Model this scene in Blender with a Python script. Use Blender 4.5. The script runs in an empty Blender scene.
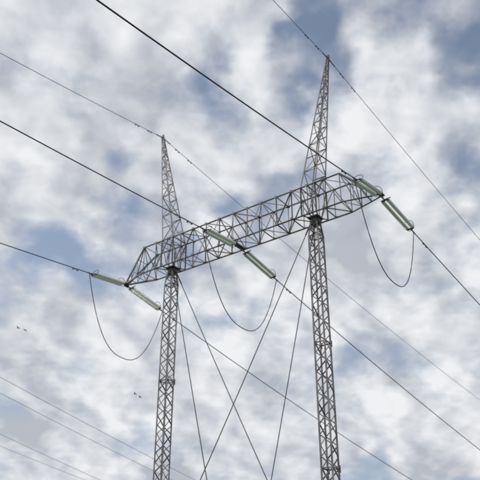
import bpy, bmesh, math, random
from mathutils import Vector, Matrix
random.seed(4)
scene=bpy.context.scene
scene.view_settings.view_transform='Standard'; scene.view_settings.look='None'; scene.view_settings.exposure=0
# ------------------------------------------------------------ camera
F=705.0; TH=math.atan(395/705.0); CAMZ=1.6
cd=bpy.data.cameras.new("camera"); cam=bpy.data.objects.new("camera",cd); scene.collection.objects.link(cam)
cd.sensor_width=36; cd.lens=36*F/480; cd.clip_end=20000; cd.clip_start=0.1
cd.dof.use_dof=True; cd.dof.focus_distance=18; cd.dof.aperture_fstop=1.3
cam.location=(0,0,CAMZ); cam.rotation_euler=(math.pi/2+TH,0,0); scene.camera=cam
CAM=Vector((0,0,CAMZ))
def ray(px,py):
    x=px-240; y=240-py
    return Vector((x, F*math.cos(TH)-y*math.sin(TH), F*math.sin(TH)+y*math.cos(TH)))
# ------------------------------------------------------------ frame of the line
U=Vector((.808,-.589,0)).normalized(); V=Vector((-U.y,U.x,0)); Z=Vector((0,0,1))
BASE=Vector((-0.04,45.3,0))
HB=26.6
def P(u,v,z): return U*u+V*v+Z*z
# ------------------------------------------------------------ materials
def mat(name):
    m=bpy.data.materials.new(name); m.use_nodes=True
    return m,m.node_tree,m.node_tree.nodes["Principled BSDF"]
def noisy(name,c1,c2,scale,rough=.6,metal=0.0,detail=6,bump=0):
    m,nt,b=mat(name)
    tc=nt.nodes.new("ShaderNodeTexCoord"); n=nt.nodes.new("ShaderNodeTexNoise"); n.inputs["Scale"].default_value=scale; n.inputs["Detail"].default_value=detail
    r=nt.nodes.new("ShaderNodeValToRGB"); r.color_ramp.elements[0].position=.35; r.color_ramp.elements[1].position=.65
    r.color_ramp.elements[0].color=(*c1,1); r.color_ramp.elements[1].color=(*c2,1)
    nt.links.new(tc.outputs["Object"],n.inputs["Vector"]); nt.links.new(n.outputs["Fac"],r.inputs[0]); nt.links.new(r.outputs[0],b.inputs["Base Color"])
    b.inputs["Roughness"].default_value=rough; b.inputs["Metallic"].default_value=metal
    if bump:
        bp=nt.nodes.new("ShaderNodeBump"); bp.inputs["Strength"].default_value=bump
        nt.links.new(n.outputs["Fac"],bp.inputs["Height"]); nt.links.new(bp.outputs[0],b.inputs["Normal"])
    return m
STEEL=noisy("weathered_galvanised_steel",(.16,.143,.145),(.33,.308,.31),1.3,.6,.1,3)
DARK=noisy("dark_steel",(.08,.076,.078),(.14,.133,.133),3,.6,.2,3)
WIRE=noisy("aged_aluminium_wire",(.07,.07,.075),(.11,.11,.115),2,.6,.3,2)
FARWIRE=noisy("aluminium_wire_hazed",(.24,.24,.25),(.32,.32,.33),2,.5,.3,2)  # background wires: haze painted in as a paler grey
GLASS,nt,b=mat("pale_green_glass")
b.inputs["Base Color"].default_value=(.76,.83,.77,1); b.inputs["Roughness"].default_value=.2
b.inputs["Coat Weight"].default_value=.5
CONC=noisy("concrete",(.25,.245,.235),(.38,.37,.35),4,.9,0,8,.3)
BIRD=noisy("bird_feathers",(.02,.02,.022),(.05,.045,.045),12,.8,0,2)
# ------------------------------------------------------------ mesh helpers
def finish(bm,name,mt,parent=None,loc=(0,0,0),smooth=False):
    me=bpy.data.meshes.new(name); bm.to_mesh(me); bm.free()
    if smooth:
        for p in me.polygons: p.use_smooth=True
    me.materials.append(mt)
    o=bpy.data.objects.new(name,me); scene.collection.objects.link(o); o.location=loc
    if parent: o.parent=parent
    return o
def frame(d):
    d=d.normalized(); r=Z if abs(d.z)<.9 else U
    a=d.cross(r).normalized(); return d,a,a.cross(d).normalized()
def prism(bm,p0,p1,poly,spin=0.0):
    d,a,b=frame(p1-p0)
    c,s=math.cos(spin),math.sin(spin)
    a,b=a*c+b*s, b*c-a*s
    r0=[bm.verts.new(p0+a*x+b*y) for x,y in poly]; r1=[bm.verts.new(p1+a*x+b*y) for x,y in poly]
    n=len(poly)
    for i in range(n): bm.faces.new((r0[i],r0[(i+1)%n],r1[(i+1)%n],r1[i]))
    bm.faces.new(r0[::-1]); bm.faces.new(r1)
def ang(bm,p0,p1,w,spin=None):
    t=max(.010,w*.13); h=w*.5
    poly=[(-h,-h),(h,-h),(h,-h+t),(-h+t,-h+t),(-h+t,h),(-h,h)]
    prism(bm,p0,p1,poly,random.choice([0,1,2,3])*math.pi/2 if spin is None else spin)
def plate(bm,c,a,b,n,la,lb,t):
    vs=[]
    for k in (-.5,.5):
        for i,j in ((-.5,-.5),(.5,-.5),(.5,.5),(-.5,.5)): vs.append(bm.verts.new(c+a*la*i+b*lb*j+n*t*k))
    for q in ((3,2,1,0),(4,5,6,7),(0,1,5,4),(1,2,6,5),(2,3,7,6),(3,0,4,7)): bm.faces.new([vs[i] for i in q])
def tube(bm,pts,r,n=6):
    rings=[]
    for i,p in enumerate(pts):
        d=(pts[min(i+1,len(pts)-1)]-pts[max(i-1,0)])
        d,a,b=frame(d)
        rings.append([bm.verts.new(p+(a*math.cos(2*math.pi*k/n)+b*math.sin(2*math.pi*k/n))*r) for k in range(n)])
    for q,w in zip(rings[:-1],rings[1:]):
        for k in range(n): bm.faces.new((q[k],q[(k+1)%n],w[(k+1)%n],w[k]))
    bm.faces.new(rings[0][::-1]); bm.faces.new(rings[-1])
def lathe(bm,c,axis,prof,n=12):
    d,a,b=frame(axis); rings=[]
    for s,r in prof:
        rings.append([bm.verts.new(c+d*s+(a*math.cos(2*math.pi*k/n)+b*math.sin(2*math.pi*k/n))*max(r,.002)) for k in range(n)])
    for q,w in zip(rings[:-1],rings[1:]):
        for k in range(n): bm.faces.new((q[k],q[(k+1)%n],w[(k+1)%n],w[k]))
    bm.faces.new(rings[0][::-1]); bm.faces.new(rings[-1])
def lerp(a,b,t): return a+(b-a)*t
def lace(bm,A0,A1,B0,B1,ts,w,flip=0,rungs=False):
    for i in range(len(ts)-1):
        a0,a1=lerp(A0,A1,ts[i]),lerp(A0,A1,ts[i+1]); b0,b1=lerp(B0,B1,ts[i]),lerp(B0,B1,ts[i+1])
        if (i+flip)%2: ang(bm,a0,b1,w)
        else: ang(bm,b0,a1,w)
        if rungs and i>0: ang(bm,a0,b0,w)
# ------------------------------------------------------------ lattice tower
tower=bpy.data.objects.new("electricity_transmission_tower",None); scene.collection.objects.link(tower); tower.location=BASE
bm=bmesh.new(); dk=bmesh.new()
UC=6.45; UT=11.4; UTOP=8.9; HH=2.3; W2=.78; CW=.36; APU=8.45; APZ=40.25
for s in (-1,1):
    # column
    zb,z0,z1,zt=.55,2.3,HB-1.5,HB-.45
    def corner(i,j,z):
        if z<z0: k=lerp(.10,CW,(z-zb)/(z0-zb))
        elif z>z1: k=lerp(CW,.24,(z-z1)/(zt-z1))
        else: k=CW
        return P(s*UC+i*k,j*k,z)
    C4=[(-1,-1),(1,-1),(1,1),(-1,1)]
    for i,j in C4:
        for a,b in ((zb,z0),(z0,z1),(z1,zt)): ang(bm,corner(i,j,a),corner(i,j,b),.125,0)
    N=36; ts=[k/N for k in range(N+1)]
    for f in range(4):
        a,b=C4[f],C4[(f+1)%4]
        lace(bm,corner(*a,z0),corner(*a,z1),corner(*b,z0),corner(*b,z1),ts,.062,flip=f%2 if f<2 else (f+1)%2,rungs=False)
        for za,zz,n in ((zb,z0,3),(z1,zt,2)):
            lace(bm,corner(*a,za),corner(*a,zz),corner(*b,za),corner(*b,zz),[k/n for k in range(n+1)],.055,rungs=True)
        for z in (z0,z0+(z1-z0)*.333,z0+(z1-z0)*.666,z1): ang(bm,corner(*a,z),corner(*b,z),.07)
    # splice plates on the legs
    for q in (.333,.666):
        for i,j in C4:
            plate(bm,corner(i*1.0,j,z0+(z1-z0)*q)+V*j*.070,U,Z,V,.11,.42,.012)
    # head : bearing block under beam
    prism(dk,P(s*UC,0,HB-.5),P(s*UC,0,HB-.02),[(-.22,-.22),(.22,-.22),(.22,.22),(-.22,.22)])
    plate(dk,P(s*UC,0,HB-.05),U,V,Z,.84,.84,.06)
    plate(dk,P(s*UC,0,HB-.52),U,V,Z,.60,.60,.05)
    for q in (-.29,.29):
        plate(dk,P(s*UC+q,0,HB-.24),V,Z,U,.5,.36,.03)
        plate(dk,P(s*UC,q,HB-.24),U,Z,V,.5,.36,.03)
    # base pin
    prism(dk,P(s*UC,0,.4),P(s*UC,0,.6),[(-.16,-.16),(.16,-.16),(.16,.16),(-.16,.16)])
    # peak
    zp=HB+HH; bu0,bu1,bw=5.85,7.0,.70
    base=[P(s*bu0,-bw,zp),P(s*bu1,-bw,zp),P(s*bu1,bw,zp),P(s*bu0,bw,zp)]
    top=[P(s*(APU-.1),-.06,APZ),P(s*(APU+.02),-.06,APZ),P(s*(APU+.02),.06,APZ),P(s*(APU-.1),.06,APZ)]
    ts=[0]; L=1.25; rem=APZ-zp; z=0
    while z<rem-.5:
        z+=L; L=max(.40,L*.92)
        ts.append(min(z/rem,1))
    ts[-1]=1
    for f in range(4):
        ang(bm,base[f],top[f],.10,0)
        lace(bm,base[f],top[f],base[(f+1)%4],top[(f+1)%4],ts,.050,flip=f%2,rungs=(f%2==0))
    for uu in (bu0,bu1):
        ang(bm,P(s*uu,-W2,zp),P(s*uu,W2,zp),.09,0)
        for vv in (-W2,W2):
            ang(bm,P(s*uu,vv,zp),P(s*uu,vv,HB),.085,0)
            ang(bm,P(s*uu,vv,zp),P(s*UC,vv,HB),.06)
            ang(bm,P(s*uu,vv,HB),P(s*UC,-vv*.5,HB),.06)
    # apex fitting
    plate(dk,P(s*APU-.04*s,0,APZ+.06),U,Z,V,.22,.34,.05)
    plate(dk,P(s*APU-.04*s,0,APZ-.12),V,Z,U,.5,.10,.06)
    # beam end pyramid
    tip=P(s*UT,0,HB)
    for j in (-1,1):
        tc=P(s*UTOP,j*W2,HB+HH); bc=P(s*UTOP,j*W2,HB)
        tj=P(s*UT,j*.12,HB)
        ang(bm,tc,tj,.11,0); ang(bm,bc,tj,.11,0)
        ang(bm,lerp(bc,tj,.34),lerp(tc,tj,.34),.055); ang(bm,lerp(bc,tj,.66),lerp(tc,tj,.66),.055)
        ang(bm,lerp(bc,tj,.34),tc,.055); ang(bm,lerp(bc,tj,.66),lerp(tc,tj,.34),.055)
    for q in (.34,.66):
        for h in (0,HH):
            a=lerp(P(s*UTOP,-W2,HB+h),P(s*UT,-.12,HB),q); b=lerp(P(s*UTOP,W2,HB+h),P(s*UT,.12,HB),q); ang(bm,a,b,.05)
    for h in (0,HH):
        ang(bm,P(s*UTOP,-W2,HB+h),lerp(P(s*UTOP,W2,HB+h),P(s*UT,.12,HB),.34),.05)
    plate(dk,tip,U,V,Z,.34,.50,.05); plate(dk,tip+U*s*.03-Z*.12,V,Z,U,.50,.26,.05)
# beam
def bc(u,j,t): return P(u,j*W2,HB+HH*t)
for j in (-1,1):
    for t in (0,1): ang(bm,bc(-UTOP,j,t),bc(UTOP,j,t),.125,0)
NB=14; us=[-UTOP+2*UTOP*k/NB for k in range(NB+1)]
for i,u in enumerate(us):
    for j in (-1,1): ang(bm,bc(u,j,0),bc(u,j,1),.065)
    for t in (0,1): ang(bm,bc(u,-1,t),bc(u,1,t),.06)
    if i<NB:
        u2=us[i+1]; mid=i<NB/2
        for j in (-1,1):
            if mid ^ (i%2==0): ang(bm,bc(u,j,0),bc(u2,j,1),.07)
            else: ang(bm,bc(u,j,1),bc(u2,j,0),.07)
        ang(bm,bc(u,-1 if i%2 else 1,0),bc(u2,1 if i%2 else -1,0),.055)
        ang(bm,bc(u,-1 if i%2 else 1,1),bc(u2,1 if i%2 else -1,1),.05)
        for j in (-1,1):
            for t in (0,1): plate(bm,bc(u,j*1.095,t)+Z*(.04 if t==0 else -.04),U,Z,V,.22,.17,.012)
# middle phase attachment frame
for j in (-1,1):
    ang(bm,P(-.5,j*W2,HB),P(.0,j*.45,HB-.18),.06); ang(bm,P(.5,j*W2,HB),P(0,j*.45,HB-.18),.06)
plate(dk,P(0,0,HB-.16),U,V,Z,.26,1.3,.05); plate(dk,P(0,0,HB-.28),V,Z,U,1.1,.18,.04)
finish(bm,"lattice_steel",STEEL,tower); finish(dk,"joints_and_bearings",DARK,tower)
# guys
bm=bmesh.new(); cb=bmesh.new()
for s in (-1,1):
    for j in (-1,1):
        A=P(s*(UC-.28),j*.25,HB-.55); G=P(-s*3.9,j*5.4,.35)
        tube(bm,[lerp(A,G,t/12)-Z*(.25*4*(t/12)*(1-t/12)) for t in range(13)],.031)
        d=(G-A).normalized(); tube(bm,[A,A+d*.9],.05); tube(bm,[G,G-d*1.4],.06)
        prism(cb,P(-s*3.9,j*5.4,-.3),P(-s*3.9,j*5.4,.4),[(-.45,-.45),(.45,-.45),(.45,.45),(-.45,.45)])
    prism(cb,P(s*UC,0,-.3),P(s*UC,0,.42),[(-.6,-.6),(.6,-.6),(.6,.6),(-.6,.6)])
finish(bm,"guy_wires",DARK,tower); finish(cb,"concrete_footings",CONC,tower)

# ------------------------------------------------------------ wires : fit headings
SPAN=300.0
def solve(Aw,px,py,sgn,ang_):
    h=(V*sgn); c,s=math.cos(ang_),math.sin(ang_); h=Vector((h.x*c-h.y*s,h.x*s+h.y*c,0))
    r=ray(px,py); A=Aw-CAM
    det=h.x*(-r.y)-h.y*(-r.x)
    t=((-A.x)*(-r.y)-(-A.y)*(-r.x))/det
    k=(h.x*(-A.y)-h.y*(-A.x))/det
    drop=A.z-k*r.z
    m=drop/(t*(1-t/SPAN)) if t else 0
    return h,m,t
def fit(items,sgn,name):
    best=None
    for i in range(-120,121):
        a=math.radians(i*.1)
        ms=[solve(A,x,y,sgn,a)[1] for A,x,y in items]
        mu=sum(ms)/len(ms); var=sum((m-mu)**2 for m in ms)+1e-6*i*i*.1+ (0.02*(mu-.14))**2
        if best is None or var<best[0]: best=(var,a,ms)
    print(name,"heading",math.degrees(best[1]),"slopes",[round(m,3) for m in best[2]])
    return best[1]
ATT={}
for idx,(u,off,dz) in enumerate(((-UT,.15,.12),(0,.45,.30),(UT,.15,.12))):
    for sg in (-1,1): ATT[(idx,sg)]=P(u,sg*off,HB-dz)
for idx,s in ((3,-1),(4,1)):
    for sg in (-1,1): ATT[(idx,sg)]=P(s*APU-.04*s,sg*.2,APZ-.12)
PIX={(0,-1):(0,243),(1,-1):(0,121),(2,-1):(97,0),(3,-1):(0,53),(4,-1):(273,0),
     (0,1):(412,480),(1,1):(480,450),(2,1):(480,305),(3,1):(480,400),(4,1):(480,240)}
head={}
for sg in (-1,1):
    head[sg]=fit([(BASE+ATT[(i,sg)],*PIX[(i,sg)]) for i in range(5)],sg,"side %d"%sg)
STR=3.9
ins=bmesh.new(); fit_=bmesh.new(); jump=bmesh.new()
def stringdisc(c,d):
    lathe(ins,c,d,[(-.055,.05),(-.04,.10),(.0,.138),(.02,.134),(.03,.06)],12)
ends={}
names={0:"power_line",1:"power_line",2:"power_line",3:"overhead_ground_wire",4:"overhead_ground_wire"}
for i in range(5):
    wb=bmesh.new()
    for sg in (-1,1):
        A=ATT[(i,sg)]
        h,m,t=solve(BASE+A,*PIX[(i,sg)],sg,head[sg])
        def pt(t): return A+h*t-Z*(m*t*(1-t/SPAN))
        t0=0
        if i<3:
            d=(pt(STR)-A).normalized(); side=d.cross(Z).normalized()
            upv=side.cross(d).normalized()
            e=A+d*STR
            for q in (-.19,.19):
                a0=A+d*.35+side*q
                n=21
                for k in range(n): stringdisc(a0+d*(.10+k*.151),d)
                tube(fit_,[a0,a0+d*3.3],.028)
            for cc in (A+d*.34,A+d*3.64):
                plate(fit_,cc,side,d,upv,.50,.13,.04)
            tube(fit_,[A,A+d*.34],.045); tube(fit_,[A+d*3.64,e+d*.35],.05)
            for cc,sd in ((A+d*.42,1),(A+d*3.45,-1)):
                pts=[]
                for k in range(15):
                    a=math.pi*2*k/14
                    pts.append(cc+side*(.34*math.cos(a))+upv*(.30*math.sin(a)+.14)+d*(.22*sd*math.sin(a)))
                tube(fit_,pts,.02,5)
            ends[(i,sg)]=e+d*.15
            t0=(e-A).dot(h)
            for td in (t0+1.6,):
                c=pt(td); dd=(pt(td+.1)-c).normalized()
                tube(fit_,[c-Z*.10-dd*.22,c-Z*.10+dd*.22],.014); tube(fit_,[c,c-Z*.10],.02)
                for q in (-.22,.22): tube(fit_,[c-Z*.10+dd*(q-.06),c-Z*.10+dd*(q+.06)],.045)
        else:
            for td in (1.6,3.2):
                c=pt(td); dd=(pt(td+.1)-c).normalized()
                tube(fit_,[c-Z*.09-dd*.2,c-Z*.09+dd*.2],.012); tube(fit_,[c,c-Z*.09],.018)
                for q in (-.2,.2): tube(fit_,[c-Z*.09+dd*(q-.06),c-Z*.09+dd*(q+.06)],.04)
            tube(fit_,[pt(0),pt(.7)],.045)
        n=160
        tube(wb,[pt(t0+(SPAN-t0)*(k/n)**1.3) for k in range(n+1)],.034 if i<3 else .021,8)
    o=finish(wb,names[i],WIRE,None,BASE,True)
for i in range(3):
    a,b=ends[(i,-1)],ends[(i,1)]; D=(5.5,5.6,5.45)[i]; pts=[]
    for k in range(49):
        s=-1+2*k/48
        ss=math.copysign(abs(s)**.8,s)
        x=math.sin(ss*math.pi/2*.98)
        base=lerp(a,b,(x+1)/2)
        pts.append(base-Z*(D*(1-abs(x)**2.5)))
    tube(jump,pts,.030,8)
finish(ins,"glass_insulators",GLASS,tower,smooth=False); finish(fit_,"string_fittings",DARK,tower); finish(jump,"jumper_loops",WIRE,tower,smooth=True)

kids=list(tower.children)
def dup(loc,scale=1.0):
    e=bpy.data.objects.new("electricity_transmission_tower",None); scene.collection.objects.link(e); e.location=loc; e.scale=(scale,)*3
    for c in kids:
        k=bpy.data.objects.new(c.name,c.data); scene.collection.objects.link(k); k.parent=e
    return e
for sg in (-1,1):
    h,m,t=solve(BASE+ATT[(1,sg)],*PIX[(1,sg)],sg,head[sg]); dup(BASE+h*SPAN)
# ------------------------------------------------------------ neighbouring parallel line (left background)
c2=U*(-74.5)+V*12; dup(Vector((c2.x,c2.y,0)),1.08)
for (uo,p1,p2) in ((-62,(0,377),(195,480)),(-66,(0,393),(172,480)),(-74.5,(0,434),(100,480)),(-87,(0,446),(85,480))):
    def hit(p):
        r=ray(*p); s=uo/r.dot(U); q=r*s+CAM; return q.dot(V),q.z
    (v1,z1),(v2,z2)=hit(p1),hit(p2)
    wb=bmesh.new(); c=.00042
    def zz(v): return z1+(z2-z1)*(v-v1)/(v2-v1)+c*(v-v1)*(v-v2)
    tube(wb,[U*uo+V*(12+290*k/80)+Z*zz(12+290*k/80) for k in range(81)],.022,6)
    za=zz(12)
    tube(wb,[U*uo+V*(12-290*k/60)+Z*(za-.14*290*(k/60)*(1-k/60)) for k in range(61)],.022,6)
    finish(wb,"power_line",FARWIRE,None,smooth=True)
# ------------------------------------------------------------ birds
def bird(px,py,dist,yaw,flap):
    r=ray(px,py).normalized(); loc=CAM+r*dist
    b=bmesh.new()
    lathe(b,Vector((0,0,0)),Vector((0,1,0)),[(-.17,.01),(-.12,.03),(-.03,.055),(.06,.055),(.11,.035),(.14,.038),(.17,.028),(.19,.008),(.22,.003)],10)
    for s in (-1,1):
        pr=[(0.03,.07,0),(.03,-.06,0),(.17,-.09,flap*.5),(.17,.07,flap*.5),(.33,-.10,flap*.8),(.31,.01,flap*.75)]
        vs=[b.verts.new((s*x,y,z+.02)) for x,y,z in pr]
        b.faces.new((vs[0],vs[1],vs[2],vs[3])); b.faces.new((vs[3],vs[2],vs[4],vs[5]))
    vs=[b.verts.new(q) for q in ((-.02,-.12,0),(.02,-.12,0),(.06,-.27,0),(-.06,-.27,0))]; b.faces.new(vs)
    o=finish(b,"bird",BIRD,None,loc); o.rotation_euler=(.1,.2,yaw)
bird(18,328,95,1.2,.12); bird(25,330,96,1.0,-.05); bird(135,394,90,1.3,.1); bird(140,397,91,1.1,.02)
# ------------------------------------------------------------ ground
bm=bmesh.new(); S=6000; n=60
def gz(x,y):
    r=math.hypot(x,y); k=min(1,max(0,(r-120)/400))
    return k*(3*math.sin(x*.006)+2.5*math.cos(y*.0075+1))
g=[[bm.verts.new(((i/n*2-1)*S,(j/n*2-1)*S,gz((i/n*2-1)*S,(j/n*2-1)*S))) for j in range(n+1)] for i in range(n+1)]
for i in range(n):
    for j in range(n): bm.faces.new((g[i][j],g[i+1][j],g[i+1][j+1],g[i][j+1]))
GR=noisy("meadow_grass",(.045,.062,.022),(.11,.10,.05),.35,.95,0,8,.4)
finish(bm,"ground",GR,None)
# ------------------------------------------------------------ light and sky
SUN_AZ=math.radians(-75); SUN_EL=math.radians(38)
sd=Vector((math.sin(SUN_AZ)*math.cos(SUN_EL),math.cos(SUN_AZ)*math.cos(SUN_EL),math.sin(SUN_EL)))
sl=bpy.data.lights.new("sun","SUN"); sl.energy=1.5; sl.angle=math.radians(10); sl.color=(1,.95,.90)
so=bpy.data.objects.new("sun",sl); scene.collection.objects.link(so); so.rotation_euler=sd.to_track_quat('Z','Y').to_euler(); so.location=(0,0,100)
w=bpy.data.worlds.new("World"); scene.world=w; w.use_nodes=True; nt=w.node_tree; nt.nodes.clear()
N=nt.nodes.new; Lk=nt.links.new
out=N("ShaderNodeOutputWorld"); bg=N("ShaderNodeBackground"); bg.inputs[1].default_value=.1; Lk(bg.outputs[0],out.inputs[0])
sky=N("ShaderNodeTexSky"); sky.sky_type='NISHITA'; sky.sun_disc=False; sky.sun_elevation=SUN_EL; sky.sun_rotation=SUN_AZ; sky.air_density=1.0; sky.dust_density=1.0
tc=N("ShaderNodeTexCoord")
def M(op,a,b=None,c=None,clamp=False):
    n=N("ShaderNodeMath"); n.operation=op; n.use_clamp=clamp
    for i,v in enumerate((a,b,c)):
        if v is None: continue
        if isinstance(v,(int,float)): n.inputs[i].default_value=v
        else: Lk(v,n.inputs[i])
    return n.outputs[0]
def VM(op,a,b=None,scale=None):
    n=N("ShaderNodeVectorMath"); n.operation=op
    for i,v in enumerate((a,b)):
        if v is None: continue
        if isinstance(v,(tuple,Vector)): n.inputs[i].default_value=tuple(v)
        else: Lk(v,n.inputs[i])
    if scale is not None: n.inputs["Scale"].default_value=scale
    return n.outputs["Value"] if op in("DOT_PRODUCT","LENGTH") else n.outputs[0]
def noise(vec,scale,detail,rough,dist=0,off=0):
    n=N("ShaderNodeTexNoise"); n.noise_dimensions='2D'
    n.inputs["Scale"].default_value=scale; n.inputs["Detail"].default_value=detail; n.inputs["Roughness"].default_value=rough; n.inputs["Distortion"].default_value=dist
    Lk(VM('ADD',vec,(off,off*1.7,0)) if off else vec,n.inputs["Vector"]); return n
D=tc.outputs["Generated"]
sep=N("ShaderNodeSeparateXYZ"); Lk(D,sep.inputs[0])
zc=M('MAXIMUM',M('ADD',sep.outputs[2],.45),.1)
comb=N("ShaderNodeCombineXYZ"); Lk(M('DIVIDE',sep.outputs[0],zc),comb.inputs[0]); Lk(M('DIVIDE',sep.outputs[1],zc),comb.inputs[1])
Q=comb.outputs[0]
warp=noise(Q,9.0,4,.5,0,2.0)
wc=VM('SUBTRACT',warp.outputs["Color"],(.5,.5,.5))
DW=VM('NORMALIZE',VM('ADD',D,VM('SCALE',wc,None,.17)))
Q2=VM('ADD',Q,VM('SCALE',wc,None,.03))
n1=noise(Q2,4.6,5,.48,0,1.3).outputs["Fac"]
n2=noise(Q2,9.5,5,.50,0,5.1).outputs["Fac"]
sh=(-.022,.008,0)
n2b=noise(VM('ADD',Q2,sh),9.5,3,.48,0,5.1).outputs["Fac"]
n3=noise(Q2,5.0,3,.45,0,8.7).outputs["Fac"]
def blobs(lst):
    acc=None
    for px,py,r,wt in lst:
        d=ray(px,py).normalized()
        dot=VM('DOT_PRODUCT',DW,d)
        s=(r/F)**2/2*1.2
        g=M('MULTIPLY',M('EXPONENT',M('DIVIDE',M('SUBTRACT',dot,1.0),s)),wt)
        acc=g if acc is None else M('ADD',acc,g)
    return acc
blue=blobs([(312,45,32,.75),(232,95,38,.9),(135,172,30,.9),(205,190,28,.75),(455,50,38,.6),(385,70,24,.6),(462,170,28,.4),
            (28,225,30,.3),(60,300,34,.3),(400,255,34,.4),(300,260,30,.35),(470,330,30,.2),(360,430,34,.2),(20,410,34,.25)])
white=blobs([(50,95,50,.7),(20,170,30,.35),(90,235,34,.35),(265,35,24,.35),(350,120,30,.4),(420,200,34,.35),(430,320,44,.35),(240,320,44,.35),(90,400,46,.35),(270,430,44,.35),(440,430,46,.35)])
cov=M('ADD',M('MULTIPLY',n1,1.7),M('MULTIPLY',n2,.85))
cov=M('ADD',M('SUBTRACT',cov,M('MULTIPLY',blue,.5)),M('MULTIPLY',white,.45))
mr=N("ShaderNodeMapRange"); mr.interpolation_type='SMOOTHSTEP'; Lk(cov,mr.inputs[0]); mr.inputs[1].default_value=.78; mr.inputs[2].default_value=1.36
fac=mr.outputs[0]
shade=M('ADD',M('MULTIPLY',n3,.95),M('MULTIPLY',M('SUBTRACT',n2b,n2),-1.3))
shade=M('ADD',shade,M('MULTIPLY',white,.25))
cr=N("ShaderNodeValToRGB"); Lk(shade,cr.inputs[0])
e=cr.color_ramp.elements; e[0].position=.22; e[0].color=(.48,.505,.565,1); e[1].position=.76; e[1].color=(.87,.88,.90,1)
m_=cr.color_ramp.elements.new(.48); m_.color=(.665,.685,.72,1)
cl=VM('SCALE',cr.outputs[0],None,10.0)
# moisture veil: stronger at low elevation
veil=N("ShaderNodeMapRange"); Lk(sep.outputs[2],veil.inputs[0]); veil.inputs[1].default_value=.70; veil.inputs[2].default_value=.20; veil.inputs[3].default_value=.22; veil.inputs[4].default_value=.58
mixv=N("ShaderNodeMix"); mixv.data_type='RGBA'; Lk(veil.outputs[0],mixv.inputs[0]); Lk(sky.outputs[0],mixv.inputs[6]); mixv.inputs[7].default_value=(4.5,5.2,6.4,1)
mix=N("ShaderNodeMix"); mix.data_type='RGBA'; Lk(fac,mix.inputs[0]); Lk(mixv.outputs[2],mix.inputs[6]); Lk(cl,mix.inputs[7])
Lk(mix.outputs[2],bg.inputs[0])
w.name="sky"
